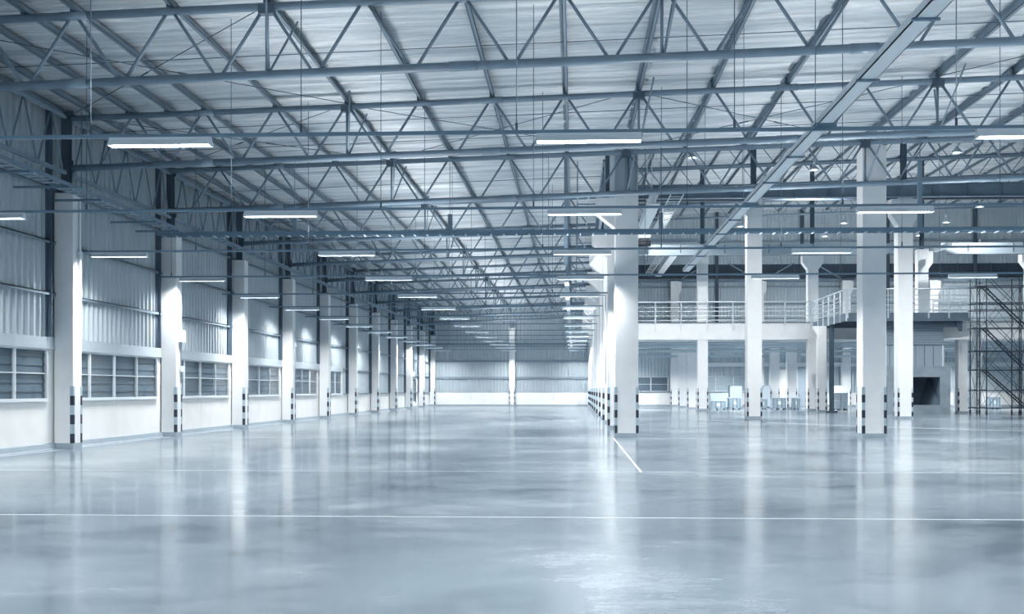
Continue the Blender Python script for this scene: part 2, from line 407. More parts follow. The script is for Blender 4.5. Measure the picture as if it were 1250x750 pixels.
# sag rods and cross bracing rods under the roof
sr=0
for y in (26.2,32.9,35.7,43,47.5,51,55,59.5,64,72,80):
    x1=30 if y<38 else 1.6
    m=MB(); m.tube((-14.3,y,zroof(-14.3)-.13),(x1,y,zroof(x1)-.13),.011,5)
    m.build('sag_rod',M['steel_dk'],None,label='thin steel tie rod crossing under the roof purlins, %s from the front'%ORD[sr+1],cat='tie rod',group='tie rods under the roof'); sr+=1
br=0
for (xa,ya,xb,yb) in ((-14,22.6,-6.3,30.4),(-6.3,22.6,-14,30.4),(-6.3,30.6,1.7,38.0),(1.7,30.6,-6.3,38.0),(1.8,30.6,9.8,38.0),(9.8,30.6,1.8,38.0),(9.9,22.6,17.9,30.4),(9.9,30.4,17.9,22.6),(-14,30.6,-6.3,38.0),(-6.3,30.6,-14,38.0)):
    zo=.06+(.05 if br%2 else 0); m=MB(); m.tube((xa,ya,ztop(xa)+zo),(xb,yb,ztop(xb)+zo),.012,5)
    c=((xa+xb)/2,(ya+yb)/2)
    o=m.build('bracing_rod',M['steel_dk'],None,label='slender diagonal roof bracing rod, %s of those crossing bay corners from the front left'%ORD[br+1],cat='bracing rod',group='diagonal bracing rods'); br+=1
    m=MB(); A_=Vector((xa,ya,ztop(xa)+zo)); B_=Vector((xb,yb,ztop(xb)+zo)); m.tube(A_.lerp(B_,.55),A_.lerp(B_,.58),.022,6); m.build('turnbuckle',M['steel_dk'],o)

# ------------------------------------------------------------------ roof trusses
def make_truss(x0,x1,label,zb=zbot,zt=ztop,rb=.092,rt=.085,name='roof_truss',step=2.02,ref=-.25,gusset=True):
    t=thing(name,label,'truss',(0,0,0),group='roof trusses over the hall')
    m=MB(); m.tube((x0,0,zb(x0)),(x1,0,zb(x1)),rb,12)
    m.build('bottom_chord',M['steel'],t)
    m=MB(); m.tube((x0,0,zt(x0)),(x1,0,zt(x1)),rt,12); m.build('top_chord',M['steel'],t)
    k=math.ceil((x0-ref)/step); x=ref+k*step
    if x-x0>.5:
        m=MB(); m.tube((x-step/2 if x-step/2>x0 else x0+.1,0,zb(x0)),(x,0,zt(x)),.034,6); m.build('web_member',M['steel'],t)
    while x<x1-.2:
        xb=x+step/2
        if xb<x1:
            m=MB(); m.tube((x+.05,0,zt(x)),(xb-.05,0,zb(xb)),.036,6); m.build('web_member',M['steel'],t)
            if x+step<x1:
                m=MB(); m.tube((xb+.05,0,zb(xb)),(x+step-.05,0,zt(x+step)),.036,6); m.build('web_member',M['steel'],t)
        if gusset and (k-1)%4==0:
            m=MB(); m.tube((x,0,zt(x)),(x,0,zb(x)),.036,6); m.build('web_post',M['steel'],t)
            m=MB(); m.box(x-.16,x+.16,-.1,.1,zt(x)-.16,zt(x)+.02); m.build('gusset_plate',M['steel_dk'],t)
            for sy in (-1,1):
                m=MB(); m.tube((x+.04,0,zb(x)+.03),(x+.32,sy*1.25,zroof(x)-.2),.026,6); m.build('fly_brace',M['steel'],t)
        if gusset and (k-1)%4==2:   # splice sleeves on the chords
            for zf,r in ((zb,rb),(zt,rt)):
                m=MB(); m.tube((x-.28,0,zf(x-.28)),(x+.28,0,zf(x+.28)),r+.012,12); m.build('splice_sleeve',M['steel'],t)
        if gusset:
            m=MB(); m.box(x-.05,x+.05,-.05,.05,zt(x)+.05,zroof(x)-.19); m.build('purlin_seat',M['steel_dk'],t)
        x+=step; k+=1
    return t
TY={0:22.47,1:30.5,2:37.98}
wide=make_truss(-14.1,RX-.1,'tubular roof truss nearest the camera, crossing the top of the picture')
wide.location=(0,TY[0],0)
dup(wide,(0,TY[1],0),'second tubular roof truss from the camera, ahead of the two nearest big columns')
dup(wide,(0,TY[2],0),'third tubular roof truss, passing just in front of the two nearest big columns')
nar=None
for k in range(3,11):
    lab='%s tubular roof truss from the camera, over the left bay'%ORD[k+1]
    if nar is None: nar=make_truss(-14.1,1.3,lab); nar.location=(0,GY(k),0)
    else: dup(nar,(0,GY(k),0),lab)
# trusses of the tall hall
HB=lambda x: HZ0-1.75+SL*x
HT=lambda x: HZ0-.3+SL*x
hi=None
for i,k in enumerate((5,6,7,8,9,10)):
    lab='roof truss high in the tall hall, %s from its front'%ORD[i+1]
    if hi is None:
        hi=make_truss(2.2,RX-.1,lab,HB,HT,.1,.1,'roof_truss',2.4,3.4,False); hi.location=(0,GY(k),0); hi['group']='trusses of the tall hall'
    else: dup(hi,(0,GY(k),0),lab)

# eave trusses along the left wall
def eave():
    t=thing('eave_truss','', 'truss',group='eave trusses above the left columns'); X=-14.22
    m=MB(); m.box(X-.045,X+.045,.2,SP-.2,7.68,7.78); m.build('bottom_chord',M['steel'],t)
    m=MB(); m.box(X-.045,X+.045,.2,SP-.2,9.24,9.33); m.build('top_chord',M['steel'],t)
    n=5; L=(SP-.6)/n
    for i in range(n):
        y=.3+i*L
        m=MB(); m.tube((X,y+.04,7.76),(X,y+L/2-.03,9.26),.028,6); m.build('web_member',M['steel'],t)
        m=MB(); m.tube((X,y+L/2+.03,9.26),(X,y+L-.04,7.76),.028,6); m.build('web_member',M['steel'],t)
    return t
ev=None
for k in range(0,11):
    lab=('eave truss on the left above the window bay nearest the camera' if k==0 else 'eave truss above the left wall just beyond its %s column'%ORD[k])
    if ev is None: ev=eave(); ev.location=(0,GY(k),0); ev['label']=lab
    else: dup(ev,(0,GY(k),0),lab)

# ------------------------------------------------------------------ columns
def guard(parent,x,y,sx,sy,z0=.17):
    m=MB(); a=.085; t=.012; hs=[z0+.265*i for i in range(7)]
    hs[-1]=z0+1.59
    for i in range(6):
        mi=0 if i%2==0 else 1
        zA,zB=hs[i],hs[i+1]
        ox,oy=x+sx*t,y+sy*t
        m.box(min(ox,x-sx*a),max(ox,x-sx*a),min(oy,y),max(oy,y),zA,zB,mi)
        m.box(min(ox,x),max(ox,x),min(oy,y-sy*a),max(oy,y-sy*a),zA,zB,mi)
    return m.build('corner_guard',[M['black'],M['guardgrey']],parent,label='black and grey striped corner guard')
def col_root(label,cx,cy,w,h,name='concrete_column',group=None,pl=.17,guards=((1,-1),(1,1)),corb=None,mat_=None):
    t=thing(name,label,'column',(cx,cy,0),group=group); t['kind']='thing'
    r=w/2
    m=MB(); m.bbox(-r,r,-r,r,pl,h,.012)
    if corb:
        for side in corb['sides']:
            top=corb['top']; p=corb['out']; e=corb['edge']; dr=corb['drop']; ww=corb.get('w',r-.02)
            m.prism_y([(side*(r-.02),top),(side*(r+p),top),(side*(r+p),top-e),(side*(r-.02),top-e-dr)][::side],-ww,ww)
    m.build('shaft',mat_ or M['column'],t)
    m=MB(); m.bbox(-r-.012,r+.012,-r-.012,r+.012,0,pl,.012); m.build('plinth',M['plinth'],t)
    for sx,sy in guards: guard(t,sx*r,sy*r,sx,sy)
    return t
LX=-14.235
for k in range(1,12):
    lab='white concrete column against the left wall, %s from the camera'%('nearest one' if k==1 else ORD[k])
    if k==1: c1=col_root('white concrete column against the left wall, the nearest one to the camera',LX,GY(1)+.02,.54,7.16,group='columns along the left wall'); 
    else:
        cc=dup(c1,(LX,GY(k)-(.1 if k==11 else 0),0),lab if k<11 else 'white concrete column standing in the far left corner')
# steel stubs on top of the left columns
st=None
for k in range(1,12):
    lab='dark steel stub post on top of the %s left wall column'%ORD[k]
    if st is None:
        m=MB(); X=0
        m.box(-.11,.11,-.1,-.085,0,2.30); m.box(-.11,.11,.085,.1,0,2.30); m.box(-.008,.008,-.1,.1,0,2.30); m.box(-.2,.2,-.2,.2,0,.04)
        m.box(.0,.2,-.008,.008,.6,.95); m.box(.0,.2,-.008,.008,2.05,2.35)
        st=m.build('steel_stub_post',M['steel_dk'],None,label=lab,cat='post',group='stub posts on the left columns'); st.location=(-14.27,GY(1),7.16)
    else: dup(st,(-14.27,GY(k)-(.1 if k==11 else 0),7.16),lab)

G4=((-1,-1),(1,-1),(-1,1),(1,1))
cb=dict(sides=(-1,),top=8.28,out=.66,edge=.5,drop=.55)
cR=col_root('large white column of the central row, the nearest one, right of centre',RXC,GY(2)+.02,.80,8.38,group='columns of the central row',guards=G4,corb=cb)
for k in range(3,12):
    dup(cR,(RXC,GY(k)+(0 if k<11 else -.3),0),'large white column of the central row, %s from the camera'%ORD[k-1])
# steel upper column on each central column
su=None
for k in range(2,12):
    lab='steel upper post standing on the %s central column'%ORD[k-1]
    if su is None:
        su=thing('steel_upper_post',lab,'post',(RXC,GY(2)+.02,8.38),group='upper posts of the central row')
        m=MB(); m.box(-.36,.38,-.02,.02,0,1.55); m.box(-.40,-.36,-.22,.2,0,1.55); m.box(.36,.40,-.2,.2,0,1.55); m.build('web_plate',M['galv'],su)
        m=MB(); m.tube((.08,-.06,0),(.08,-.06,1.5),.035,8); m.build('drain_pipe',M['rail'],su)
        m=MB(); m.box(-.56,-.41,-.24,-.02,.0,1.5); m.build('side_plate',M['white_steel'],su)
        m=MB(); m.box(-.72,-.58,-.2,.2,.0,1.5); m.build('end_plate',M['steel_dk'],su)
    else: dup(su,(RXC,GY(k)+(0 if k<11 else -.3),8.38),lab)

def col2(x,y,w,h,label,corb=None,guards=G4,group='columns of the right hall'):
    return col_root(label,x,y,w,h,group=group,guards=guards,corb=corb)
c2=dict(sides=(-1,1),top=12.1,out=.42,edge=.55,drop=.6)
col2(10.22,GY(2)+.05,.80,10.0,'tallest looking white column at right, standing level with the nearest central column')
col2(10.1,GY(5)+.3,.82,12.4,'white column behind the lower end of the sloping cable tray',dict(sides=(-1,1),top=12.1,out=.1,edge=.55,drop=.2))
col2(18.5,GY(5)+.5,.82,12.4,'white column with flared head just right of the tallest looking column',dict(sides=(-1,1),top=12.35,out=.36,edge=.9,drop=.6))
col2(10.0,GY(8)+.3,.80,12.4,'white column rising through the mezzanine front, left of the tray end column',dict(sides=(-1,1),top=12.3,out=.05,edge=.8,drop=.2))
col2(18.5,GY(8)+.3,.80,12.4,'white column with flared head at the right end of the long mezzanine beam',c2)
col2(26.9,GY(8)+.3,.80,12.5,'white column with flared head standing behind the platform railing',dict(sides=(1,),top=12.35,out=.35,edge=.9,drop=.5))
col2(35.2,GY(8)+.3,.80,12.5,'white column with flared head at the right edge, behind the scaffold',c2)
for x,lab in ((9.95,'left'),(18.3,'middle'),(26.75,'right'),(35.2,'far right')):
    col2(x,FY-.75,.80,12.4,'white flared column against the far wall, seen over the mezzanine on its %s side'%lab,dict(sides=(1,),top=12.35,out=.25,edge=.9,drop=.4))
for y,o in ((GY(9),'first'),(GY(10),'second')):
    for x,lab in ((10.0,'under the left end of the mezzanine'),(18.4,'under the mezzanine beside the pallets'),(26.9,'under the mezzanine behind the scaffold')):
        col2(x,y,.80,5.5,'short white column %s, %s behind the front row'%(lab,o))
col2(18.05,GY(7)+3.1,.64,6.3,'white column with a bracket head carrying the corner of the platform',dict(sides=(-1,),top=6.3,out=.3,edge=.25,drop=.5))
col2(26.75,GY(7)-.9,.66,5.1,'white column carrying the platform right of the concrete shaft',None,guards=((-1,-1),))

# steel posts above the hall columns
for i,(x,y) in enumerate(((10.1,GY(5)+.3),(18.5,GY(5)+.5),(10.0,GY(8)+.3),(18.5,GY(8)+.3),(26.9,GY(8)+.3),(35.2,GY(8)+.3))):
    m=MB(); h=zhi(x)-12.58; m.box(-.14,.14,-.16,-.14,0,h); m.box(-.14,.14,.14,.16,0,h); m.box(-.01,.01,-.14,.14,0,h)
    o=m.build('steel_hall_post',M['steel_dk'],None,label='dark steel post above the concrete head of %s hall column'%(['the tray end','the nearest flared','the mezzanine front left','the mezzanine front middle','the railing','the right edge'][i]),cat='post',group='upper posts of the hall')
    o.location=(x,y,12.5)
# long transverse plate girder of the tall hall
def ibeam(p0,p1,h,w,name,label,mt,stiff=2.0,group=None,cat='beam'):
    """along x"""
    x0,y,z=p0; x1=p1
    m=MB(); m.box(x0,x1,y-w/2,y+w/2,z+h-.04,z+h); m.box(x0,x1,y-w/2,y+w/2,z,z+.04); m.box(x0,x1,y-.015,y+.015,z,z+h)
    x=x0+.6
    while x<x1 and stiff: m.box(x-.015,x+.015,y-w/2+.02,y+w/2-.02,z+.04,z+h-.04); x+=stiff
    return m.build(name,mt,None,label=label,cat=cat,group=group)
ibeam((2.25,GY(5)+.05,12.42),RX-.1,.78,.36,'plate_girder','long dark plate girder crossing above the hall columns',M['steel'],1.9)
ibeam((2.25,GY(5)+8.5,13.7),RX-.1,.35,.3,'cross_beam','slim dark cross beam just under the long plate girder',M['steel_dk'],0)
ibeam((2.25,GY(8)-1.2,12.6+.35),9.5,.3,.3,'cross_beam','slim cross beam behind the travelling hoist',M['galv'],0)
ibeam((2.25,FY-.22,12.35),RX-.1,.3,.16,'cross_beam','slim cross beam under the dark louvred band of the far wall',M['steel'],0)
# far wall column in the left bay
col_root('slim white column in the middle of the far wall',-6.22,FY-.36,.57,7.85,guards=((-1,-1),(1,-1)))
# steel posts on far wall of hall
for i,x in enumerate((14.2,22.6,31.0,39.5)):
    m=MB(); m.box(x-.16,x+.16,FY-.3,FY-.1,12.6 if i%2 else 7,zhi(x)); m.box(x-.03,x+.03,FY-.45,FY-.3,12.6 if i%2 else 7,zhi(x))
    struct(m,'trim_%d'%TRIM,M['steel_dk']); TRIM+=1
for i,(x,s) in enumerate(((12,1),(16.6,-1),(20.4,1),(25,-1),(29,1),(33.2,-1))):
    m=MB(); m.bar((x-s*1.3,FY-.5,12.7),(x+s*1.3,FY-.5,14.2),.12,.12); m.build('knee_brace',M['steel'],None,label='short diagonal brace before the dark louvred band, %s from its left end'%ORD[i+1],cat='brace',group='braces on the louvred band')

# longitudinal lattice just left of the central columns
t=None
for k in range(2,11):
    lab='vertical lattice girder linking central columns, in the %s bay from the camera'%ORD[k-1]
    if t is None:
        t=thing('lattice_girder',lab,'girder',(0,0,0),group='lattice girders of the central row'); X=1.05
        for z in (8.35,9.65):
            m=MB(); m.box(X-.05,X+.05,.1,SP-.1,z-.05,z+.05); m.build('chord',M['steel'],t)
        for i in range(6):
            y=.4+i*1.2
            m=MB(); m.tube((X,y,8.4),(X,y+.6,9.6),.03,6); m.build('web_member',M['steel'],t)
            m=MB(); m.tube((X,y+.6,9.6),(X,y+1.2,8.4),.03,6); m.build('web_member',M['steel'],t)
        for y in (1.4,4.0,6.6):
            m=MB(); m.box(.1,X,y-.03,y+.03,8.32,8.38); m.box(.1,.14,y-.03,y+.03,7.9,9.9); m.build('outrigger',M['steel'],t)
        for x in (.12,.5):
            m=MB(); m.box(x-.02,x+.02,.1,SP-.1,8.38,8.44); m.build('walkway_rail',M['steel'],t)
        t.location=(0,GY(k),0)
    else: dup(t,(0,GY(k),0),lab)
# vertical steel posts at X=-.3 seen as one band
for i,k in enumerate(range(2,9)):
    m=MB(); m.box(-.36,-.24,GY(k)+.45,GY(k)+.57,6.05,zroof(-.3)-.2); m.build('tray_post',M['steel'],None,label='thin vertical post holding the long pale cable tray, %s from the camera'%ORD[i+1],cat='post',group='posts of the long cable tray')
m=MB(); m.box(-.40,-.385,43.5,FY-.3,5.93,6.03); m.box(-.215,-.20,43.5,FY-.3,5.93,6.03); m.box(-.40,-.20,43.5,FY-.3,5.93,5.945)
m.build('cable_tray',M['galv'],None,label='long pale cable tray running to the far wall over the central lamp row',cat='cable tray')

# ------------------------------------------------------------------ lighting rails and fluorescent fixtures
LZ=5.44
rowsY=[16.85+7.03*i for i in range(-3,14)]
XS=[-12.92,-6.40,.22,6.82,13.42,20.0,27.0]
ri=1
for y in rowsY:
    x1=RX-.3 if y<38.5 else 1.35
    vis=y>12
    lab=('slim grey lighting rail across the hall, %s from the camera'%ORD[ri]) if vis else 'slim grey lighting rail hung over the floor nearest the camera'
    t=thing('lighting_rail',lab,'lighting rail',(0,y,0),group='rails carrying the fluorescent fixtures')
    m=MB(); m.box(-14.5,x1,-.025,.025,5.57,5.625); m.build('rail_channel',M['rail'],t)
    for x in sorted([q-1.1 for q in XS]+[q+2.2 for q in XS]):
        if x>min(x1,20) or x<-14.3: continue
        m=MB(); m.tube((x,0,5.6),(x,0,zroof(x)-.02),.008,5); m.tube((x,0,5.62),(x,0,5.74),.02,6); m.build('hanger_rod',M['steel_dk'],t)
    if vis: ri+=1

lamp=thing('ceiling_light','x','ceiling light',(0,0,0),group='fluorescent fixtures on the rails')
L=.80
m=MB()   # trough open below
m.box(-L,L,-.035,.035,.085,.135)
m.prism_x([(-.115,0),(-.105,0),(-.035,.085),(.035,.085),(.105,0),(.115,0),(.04,.095),(-.04,.095)],-L,L)
m.build('housing',M['lampbody'],lamp)
for s in (-1,1):
    m=MB(); m.prism_x([(-.115,-.002),(.115,-.002),(.04,.1),(-.04,.1)],s*L-(.012 if s>0 else 0),s*L+(.012 if s<0 else 0)); m.build('end_cap',M['lampbody'],lamp)
for yy in (-.045,.045):
    m=MB(); m.tube((-L+.03,yy,.036),(L-.03,yy,.036),.017,8); m.build('tube',M['tube'],lamp)
ld=bpy.data.lights.new('fluorescent_light','AREA'); ld.shape='RECTANGLE'; ld.size=1.5; ld.size_y=.14; ld.energy=290; ld.color=(1.0,.985,.965); ld.spread=math.radians(146)
lo=bpy.data.objects.new('fluorescent_light',ld); C.objects.link(lo); lo.location=(0,0,-.004); lo.parent=lamp
ud=bpy.data.lights.new('added_uplight','AREA'); ud.shape='RECTANGLE'; ud.size=1.4; ud.size_y=.05; ud.energy=88; ud.color=(1.0,.985,.965); ud.spread=math.radians(150)  # upward light added to brighten the ceiling, apart from the fixture's tubes
ud2=ud.copy(); ud2.energy=45
uo=bpy.data.objects.new('added_uplight',ud); C.objects.link(uo); uo.location=(0,0,.20); uo.rotation_euler=(PI,0,0); uo.parent=lamp
RN={-12.92:'in the row beside the left window wall',-6.40:'in the row over the middle of the left bay',.22:'in the row just left of the central columns',
    6.82:'in the row just right of the central columns',13.42:'in the row farthest right',20.0:'',27.0:''}
first=True; OFF=[]
for x in XS:
    cnt=1
    for y in rowsY:
        if x>1 and y>38.5: continue
        if x>21 and y>30: pass
        if in_view(x,y,LZ,45):
            lab='%s fluorescent fixture from the camera %s'%(ORD[cnt],RN[x]); cnt+=1
            if x==.22 and cnt==2: lab='brightly lit fluorescent fixture at top centre, nearest of its row'
        else: lab='white fluorescent fixture on the rails outside the frame edge'
        dz=LZ
        if first: lamp.location=(x,y,dz); lamp['label']=lab; first=False; q=lamp
        else: q=dup(lamp,(x,y,dz),lab)
        for ch in list(q.children):
            if ch.name.startswith('added_uplight'):
                if x<-10: OFF.append(ch)
                elif x==.22: ch.data=ud2
for o in OFF: bpy.data.objects.remove(o)
lamp=[o for o in C.objects if o.name.startswith('ceiling_light') and o.location.x>-1][0]
# fixtures under the mezzanine
ld2=ld.copy(); ld2.energy=600
cnt=1
for x,y in ((5.2,90),(5.2,99),(5.2,107),(13.6,88.6),(14.2,97),(14.2,106),(22.5,90),(22.5,98),(22.5,107),(31,92),(31,100),(31,107),(38,90),(38,98),(38,107)):
    q=dup(lamp,(x,y,5.0),'fluorescent fixture hung under the mezzanine, %s from its left front'%ORD[cnt]); cnt+=1
    q['group']='fluorescent fixtures under the mezzanine'
    for ch in list(q.children):
        if ch.name.startswith('added_uplight'): bpy.data.objects.remove(ch)
        elif ch.type=='LIGHT': ch.data=ld2
    m=MB()
    for s in (-.5,.5): m.tube((s,0,.13),(s,0,.55),.008,5)
    m.build('hanger_rod',M['steel_dk'],q)

# ------------------------------------------------------------------ cable trays
def ladder(p,q,w,label,name='cable_ladder',rung=.43,hgt=.1,mt='rail',rm='galv'):
    t=thing(name,label,'cable ladder',(0,0,0)); p=Vector(p); q=Vector(q); d=(q-p); L=d.length; d.normalize(); a=d.cross(Vector((0,0,1))).normalized()*w/2
    for s in (-1,1):
        m=MB(); m.bar(p+a*s,q+a*s,.03,hgt); m.build('side_rail',M[mt],t)
    n=int(L/rung)
    for i in range(n):
        m=MB(); c=p+d*(rung*(i+.5)); m.bar(c-a-Vector((0,0,hgt*.55)),c+a-Vector((0,0,hgt*.55)),.045,.03); m.build('rung',M[rm],t)
    return t
t=ladder((-14.2,37.25,6.97),(22.0,37.25,6.97),.4,'long cable ladder crossing the hall just before the first central column',hgt=.13)
for x in (-9.5,-4.2,2.9,11.45,16.5):
    m=MB(); m.box(x-.07,x+.07,37.2,37.3,7.03,9.3 if x==11.45 else 7.6+.0); m.box(x-.01,x+.01,37.22,37.25,7.6,zroof(x)-.1); m.build('hanger',M['steel'],t)
t=ladder((-13.38,12,7.02),(-13.38,36.9,7.02),.42,'cable ladder on brackets along the tops of the left wall columns')
y=14.
while y<37:
    m=MB(); m.box(-14.5,-13.05,y-.03,y+.03,6.88,6.94); m.build('bracket_arm',M['rail'],t); y+=2.0
t=ladder((-13.9,40,7.55),(-13.9,FY-2,7.55),.25,'narrow cable ladder continuing along the left eaves to the far wall',hgt=.07,rung=.8)
# sloping looking white tray to the upper right
t=thing('cable_tray','wide white cable tray running overhead from the top right towards the central column','cable tray')
m=MB(); m.box(3.66,3.88,2,37.6,5.66,5.675); m.box(3.66,3.672,2,37.6,5.66,5.76); m.box(3.868,3.88,2,37.6,5.66,5.76); m.build('tray_channel',M['white_steel'],t)
y=5.
while y<37:
    m=MB(); m.box(3.62,3.92,y-.02,y+.02,5.63,5.66); m.build('clip',M['rail'],t); y+=2.35
for y in (9.8,16.85,23.88,30.9):
    m=MB(); m.box(3.6,3.94,y-.05,y+.05,5.625,5.66); m.tube((3.63,y,5.65),(3.63,y,zroof(3.6)-.1),.008,5); m.build('support_clamp',M['rail'],t)

# conduits and boxes on the left columns
def cond(k,xo,yo,z0,z1,box,label):
    t=thing('wall_conduit',label,'conduit',(LX+.27,GY(k),0),group='conduits on the left columns')
    m=MB(); m.tube((xo,yo,z0),(xo,yo,z1),.018,8); m.build('pipe',M['galv'],t)
    for z in box:
        m=MB(); m.bbox(xo-.02,xo+.08,yo-.08,yo+.08,z-.1,z+.1); m.build('junction_box',M['lampbody'],t)
    return t
cond(1,.03,.05,5.0,7.0,(5.45,),'thin conduit with a junction box down the nearest left column')
cond(2,.04,.1,1.9,5.0,(2.4,),'conduit running down the second left column below the white switch box')
m=MB(); m.bbox(0,.16,-.16,.16,0,.42); o=m.build('switch_box',M['lampbody'],None,label='white switch box on the side of the second left column',cat='switch box'); o.location=(LX+.27,GY(2)+.05,3.35)
cond(4,.04,.05,1.5,4.6,(3.9,),'conduit with a box on the fourth left column')
cond(7,.04,.05,1.3,4.6,(2.8,),'conduit with a box on the seventh left column')
m=MB(); m.box(0,.12,-.3,.3,0,.4); o=m.build('lit_sign',M['lamp_sign'],None,label='small lit white sign above the far left door',cat='sign'); o.location=(WX+.06,GY(9)+4,2.85)
# first central column: conduit on the left face
t=thing('wall_conduit','long conduit bent down the left face of the second central column','conduit')
m=MB(); m.tube((.65,GY(3)-.5,5.6),(1.3,GY(3)-.5,5.6),.02,8); m.tube((1.3,GY(3)-.5,5.6),(1.3,GY(3)-.5,1.9),.02,8); m.build('pipe',M['galv'],t)

# ------------------------------------------------------------------ mezzanine
mz=6.85; MY=GY(8)-.15
m=MB(); m.box(2.25,RX-.1,MY,FY-.2,mz-.25,mz); m.box(2.25,RX-.1,MY,MY+.35,mz-1.3,mz-.25)
me=m.build('mezzanine',M['column'],None,label='white concrete mezzanine with a deep front beam across the back of the hall',cat='mezzanine')
m=MB(); m.box(2.25,RX-.1,MY-.06,MY+.02,mz,mz+.05); m.build('edge_strip',M['steel_dk'],me)
for i,y in enumerate((94.8,102.8)):
    m=MB(); m.box(2.25,RX-.1,y-.25,y+.25,mz-1.0,mz-.25); m.build('cross_beam',M['column'],me)
for x in (10,18.4,26.9,35.2):
    m=MB(); m.box(x-.2,x+.2,MY+.4,FY-.3,mz-.9,mz-.25); m.build('long_beam',M['column'],me)
for i,(yy,zz) in enumerate(((MY+1.35,5.35),(MY+2.7,5.15),(93.6,4.95),(103.8,4.8))):
    m=MB(); m.tube((2.4,yy,zz),(RX-1,yy,zz),.07,8); m.tube((2.4,yy+.4,zz-.1),(RX-1,yy+.4,zz-.1),.04,8)
    m.build('service_pipe',M['galv'],None,label='pair of pale service pipes under the mezzanine, %s from its front'%ORD[i+1],cat='pipe',group='pipes under the mezzanine')
def railing(p,q,label,npost,z=mz,h=1.62,drop=.55,rails=5):
    t=thing('railing',label,'railing'); p=Vector(p); q=Vector(q)
    for i in range(npost+1):
        c=p.lerp(q,i/npost); m=MB(); m.box(c.x-.04,c.x+.04,c.y-.04,c.y+.04,z-drop,z+h); m.build('post',M['white_steel'],t)
    for i in range(rails):
        zz=z+h-(0,.42,.72,1.08,1.42)[i]; m=MB(); m.tube((p.x,p.y,zz),(q.x,q.y,zz),.045 if i==0 else .028,8); m.build('rail',M['white_steel'],t)
    return t
PY=75.9
railing((2.3,MY-.12,0),(18.3,MY-.12,0),'white five bar railing along the front of the long mezzanine',8)
railing((18.42,MY-.15,0),(18.42,PY-.05,0),'white railing along the platform side, running from the mezzanine towards the camera',6)
railing((18.5,PY-.1,0),(26.6,PY-.1,0),'white railing along the front of the dark platform',6,drop=.35)
railing((27.6,MY-.12,0),(44,MY-.12,0),'white railing on the mezzanine front behind the scaffold',8)
# platform
t=thing('platform','dark steel edged platform joining the mezzanine above the concrete shaft','platform')
m=MB(); m.box(18.5,26.6,PY,MY-.01,mz-.1,mz-.0); m.build('deck_plate',M['deck'],t)
m=MB(); m.box(18.45,26.65,PY-.05,PY,mz-.55,mz+.02); m.box(18.45,26.65,PY-.2,PY+.1,mz-.55,mz-.5); m.build('edge_beam',M['deck'],t)
m=MB(); m.box(18.45,18.5,PY,MY-.02,mz-.5,mz+.02); m.build('edge_beam',M['deck'],t)
for i in range(5):
    y=PY+1.2+i*2; m=MB(); m.box(18.5,26.6,y-.08,y+.08,mz-.5,mz-.1); m.build('joist',M['steel_dk'],t)
m=MB(); m.box(19.5,26.2,PY+.1,PY+.35,mz-.95,mz-.56); m.build('lower_beam',M['steel_dk'],t)
m=MB(); m.prism_y([(25.7,mz-.56),(26.15,mz-.56),(26.15,mz-1.25),(25.95,mz-1.25)],PY-.05,PY+.1); m.build('bracket',M['steel_dk'],t)
t=thing('white_soffit_beam','pale haunched beam under the right end of the dark platform','beam')
m=MB(); m.prism_y([(25.2,mz-.6),(27.2,mz-.6),(27.2,mz-1.5),(26.3,mz-1.62),(25.2,mz-1.7)],PY+1.2,PY+1.7); m.build('beam_body',M['column'],t)
# concrete shaft below the platform
BX0,BX1,BYf=20.3,25.45,PY+.2; zt=3.25
t=thing('concrete_shaft','rough grey concrete block with a square dark opening under the platform','concrete block')
m=MB(); ox0,ox1,oz0,oz1=22.75,24.75,.62,2.52
m.box(BX0,ox0,BYf,BYf+2.6,0,zt); m.box(ox1,BX1,BYf,BYf+2.6,0,zt); m.box(ox0,ox1,BYf,BYf+2.6,oz1,zt); m.box(ox0,ox1,BYf,BYf+2.6,0,oz0)
m.build('block_body',M['concrete'],t)
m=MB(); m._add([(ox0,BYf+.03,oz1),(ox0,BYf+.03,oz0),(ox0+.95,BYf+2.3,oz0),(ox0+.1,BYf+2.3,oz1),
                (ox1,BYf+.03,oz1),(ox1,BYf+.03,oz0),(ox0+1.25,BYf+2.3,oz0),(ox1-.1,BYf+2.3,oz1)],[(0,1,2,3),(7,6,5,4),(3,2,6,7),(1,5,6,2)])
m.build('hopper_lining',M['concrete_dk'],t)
t=thing('panelled_enclosure','grey metal panel enclosure standing on the concrete block','enclosure')
m=MB()
for i in range(8):
    x=BX0+i*.585; m.box(x+.02,x+.565,BYf+.3,BYf+.36,zt,zt+1.42)
m.build('panel_sheets',M['doorgrey'],t)
m=MB(); m.box(BX0,24.98,BYf+.36,BYf+2.4,zt,zt+1.4); m.build('core',M['steel_dk'],t)
m=MB(); m.box(24.98,25.08,BYf+.2,BYf+.32,zt,zt+1.42); m.build('door_jamb',M['white_steel'],t)
m=MB(); m.box(BX0,25.05,BYf+.25,BYf+2.4,zt+1.45,mz-.56); m.build('perforated_panel',M['perf'],t)
# steel post beside the tallest looking column
px,py=18.95,PY+6.4
m=MB(); m.box(-.14,.14,-.15,-.13,.12,6.28); m.box(-.14,.14,.13,.15,.12,6.28); m.box(-.01,.01,-.13,.13,.12,6.28); m.box(-.35,.35,-.35,.35,0,.12)
o=m.build('steel_post',M['steel_dk'],None,label='dark steel post on a pale foot under the platform corner',cat='post'); o.location=(18.62,81.0,0)

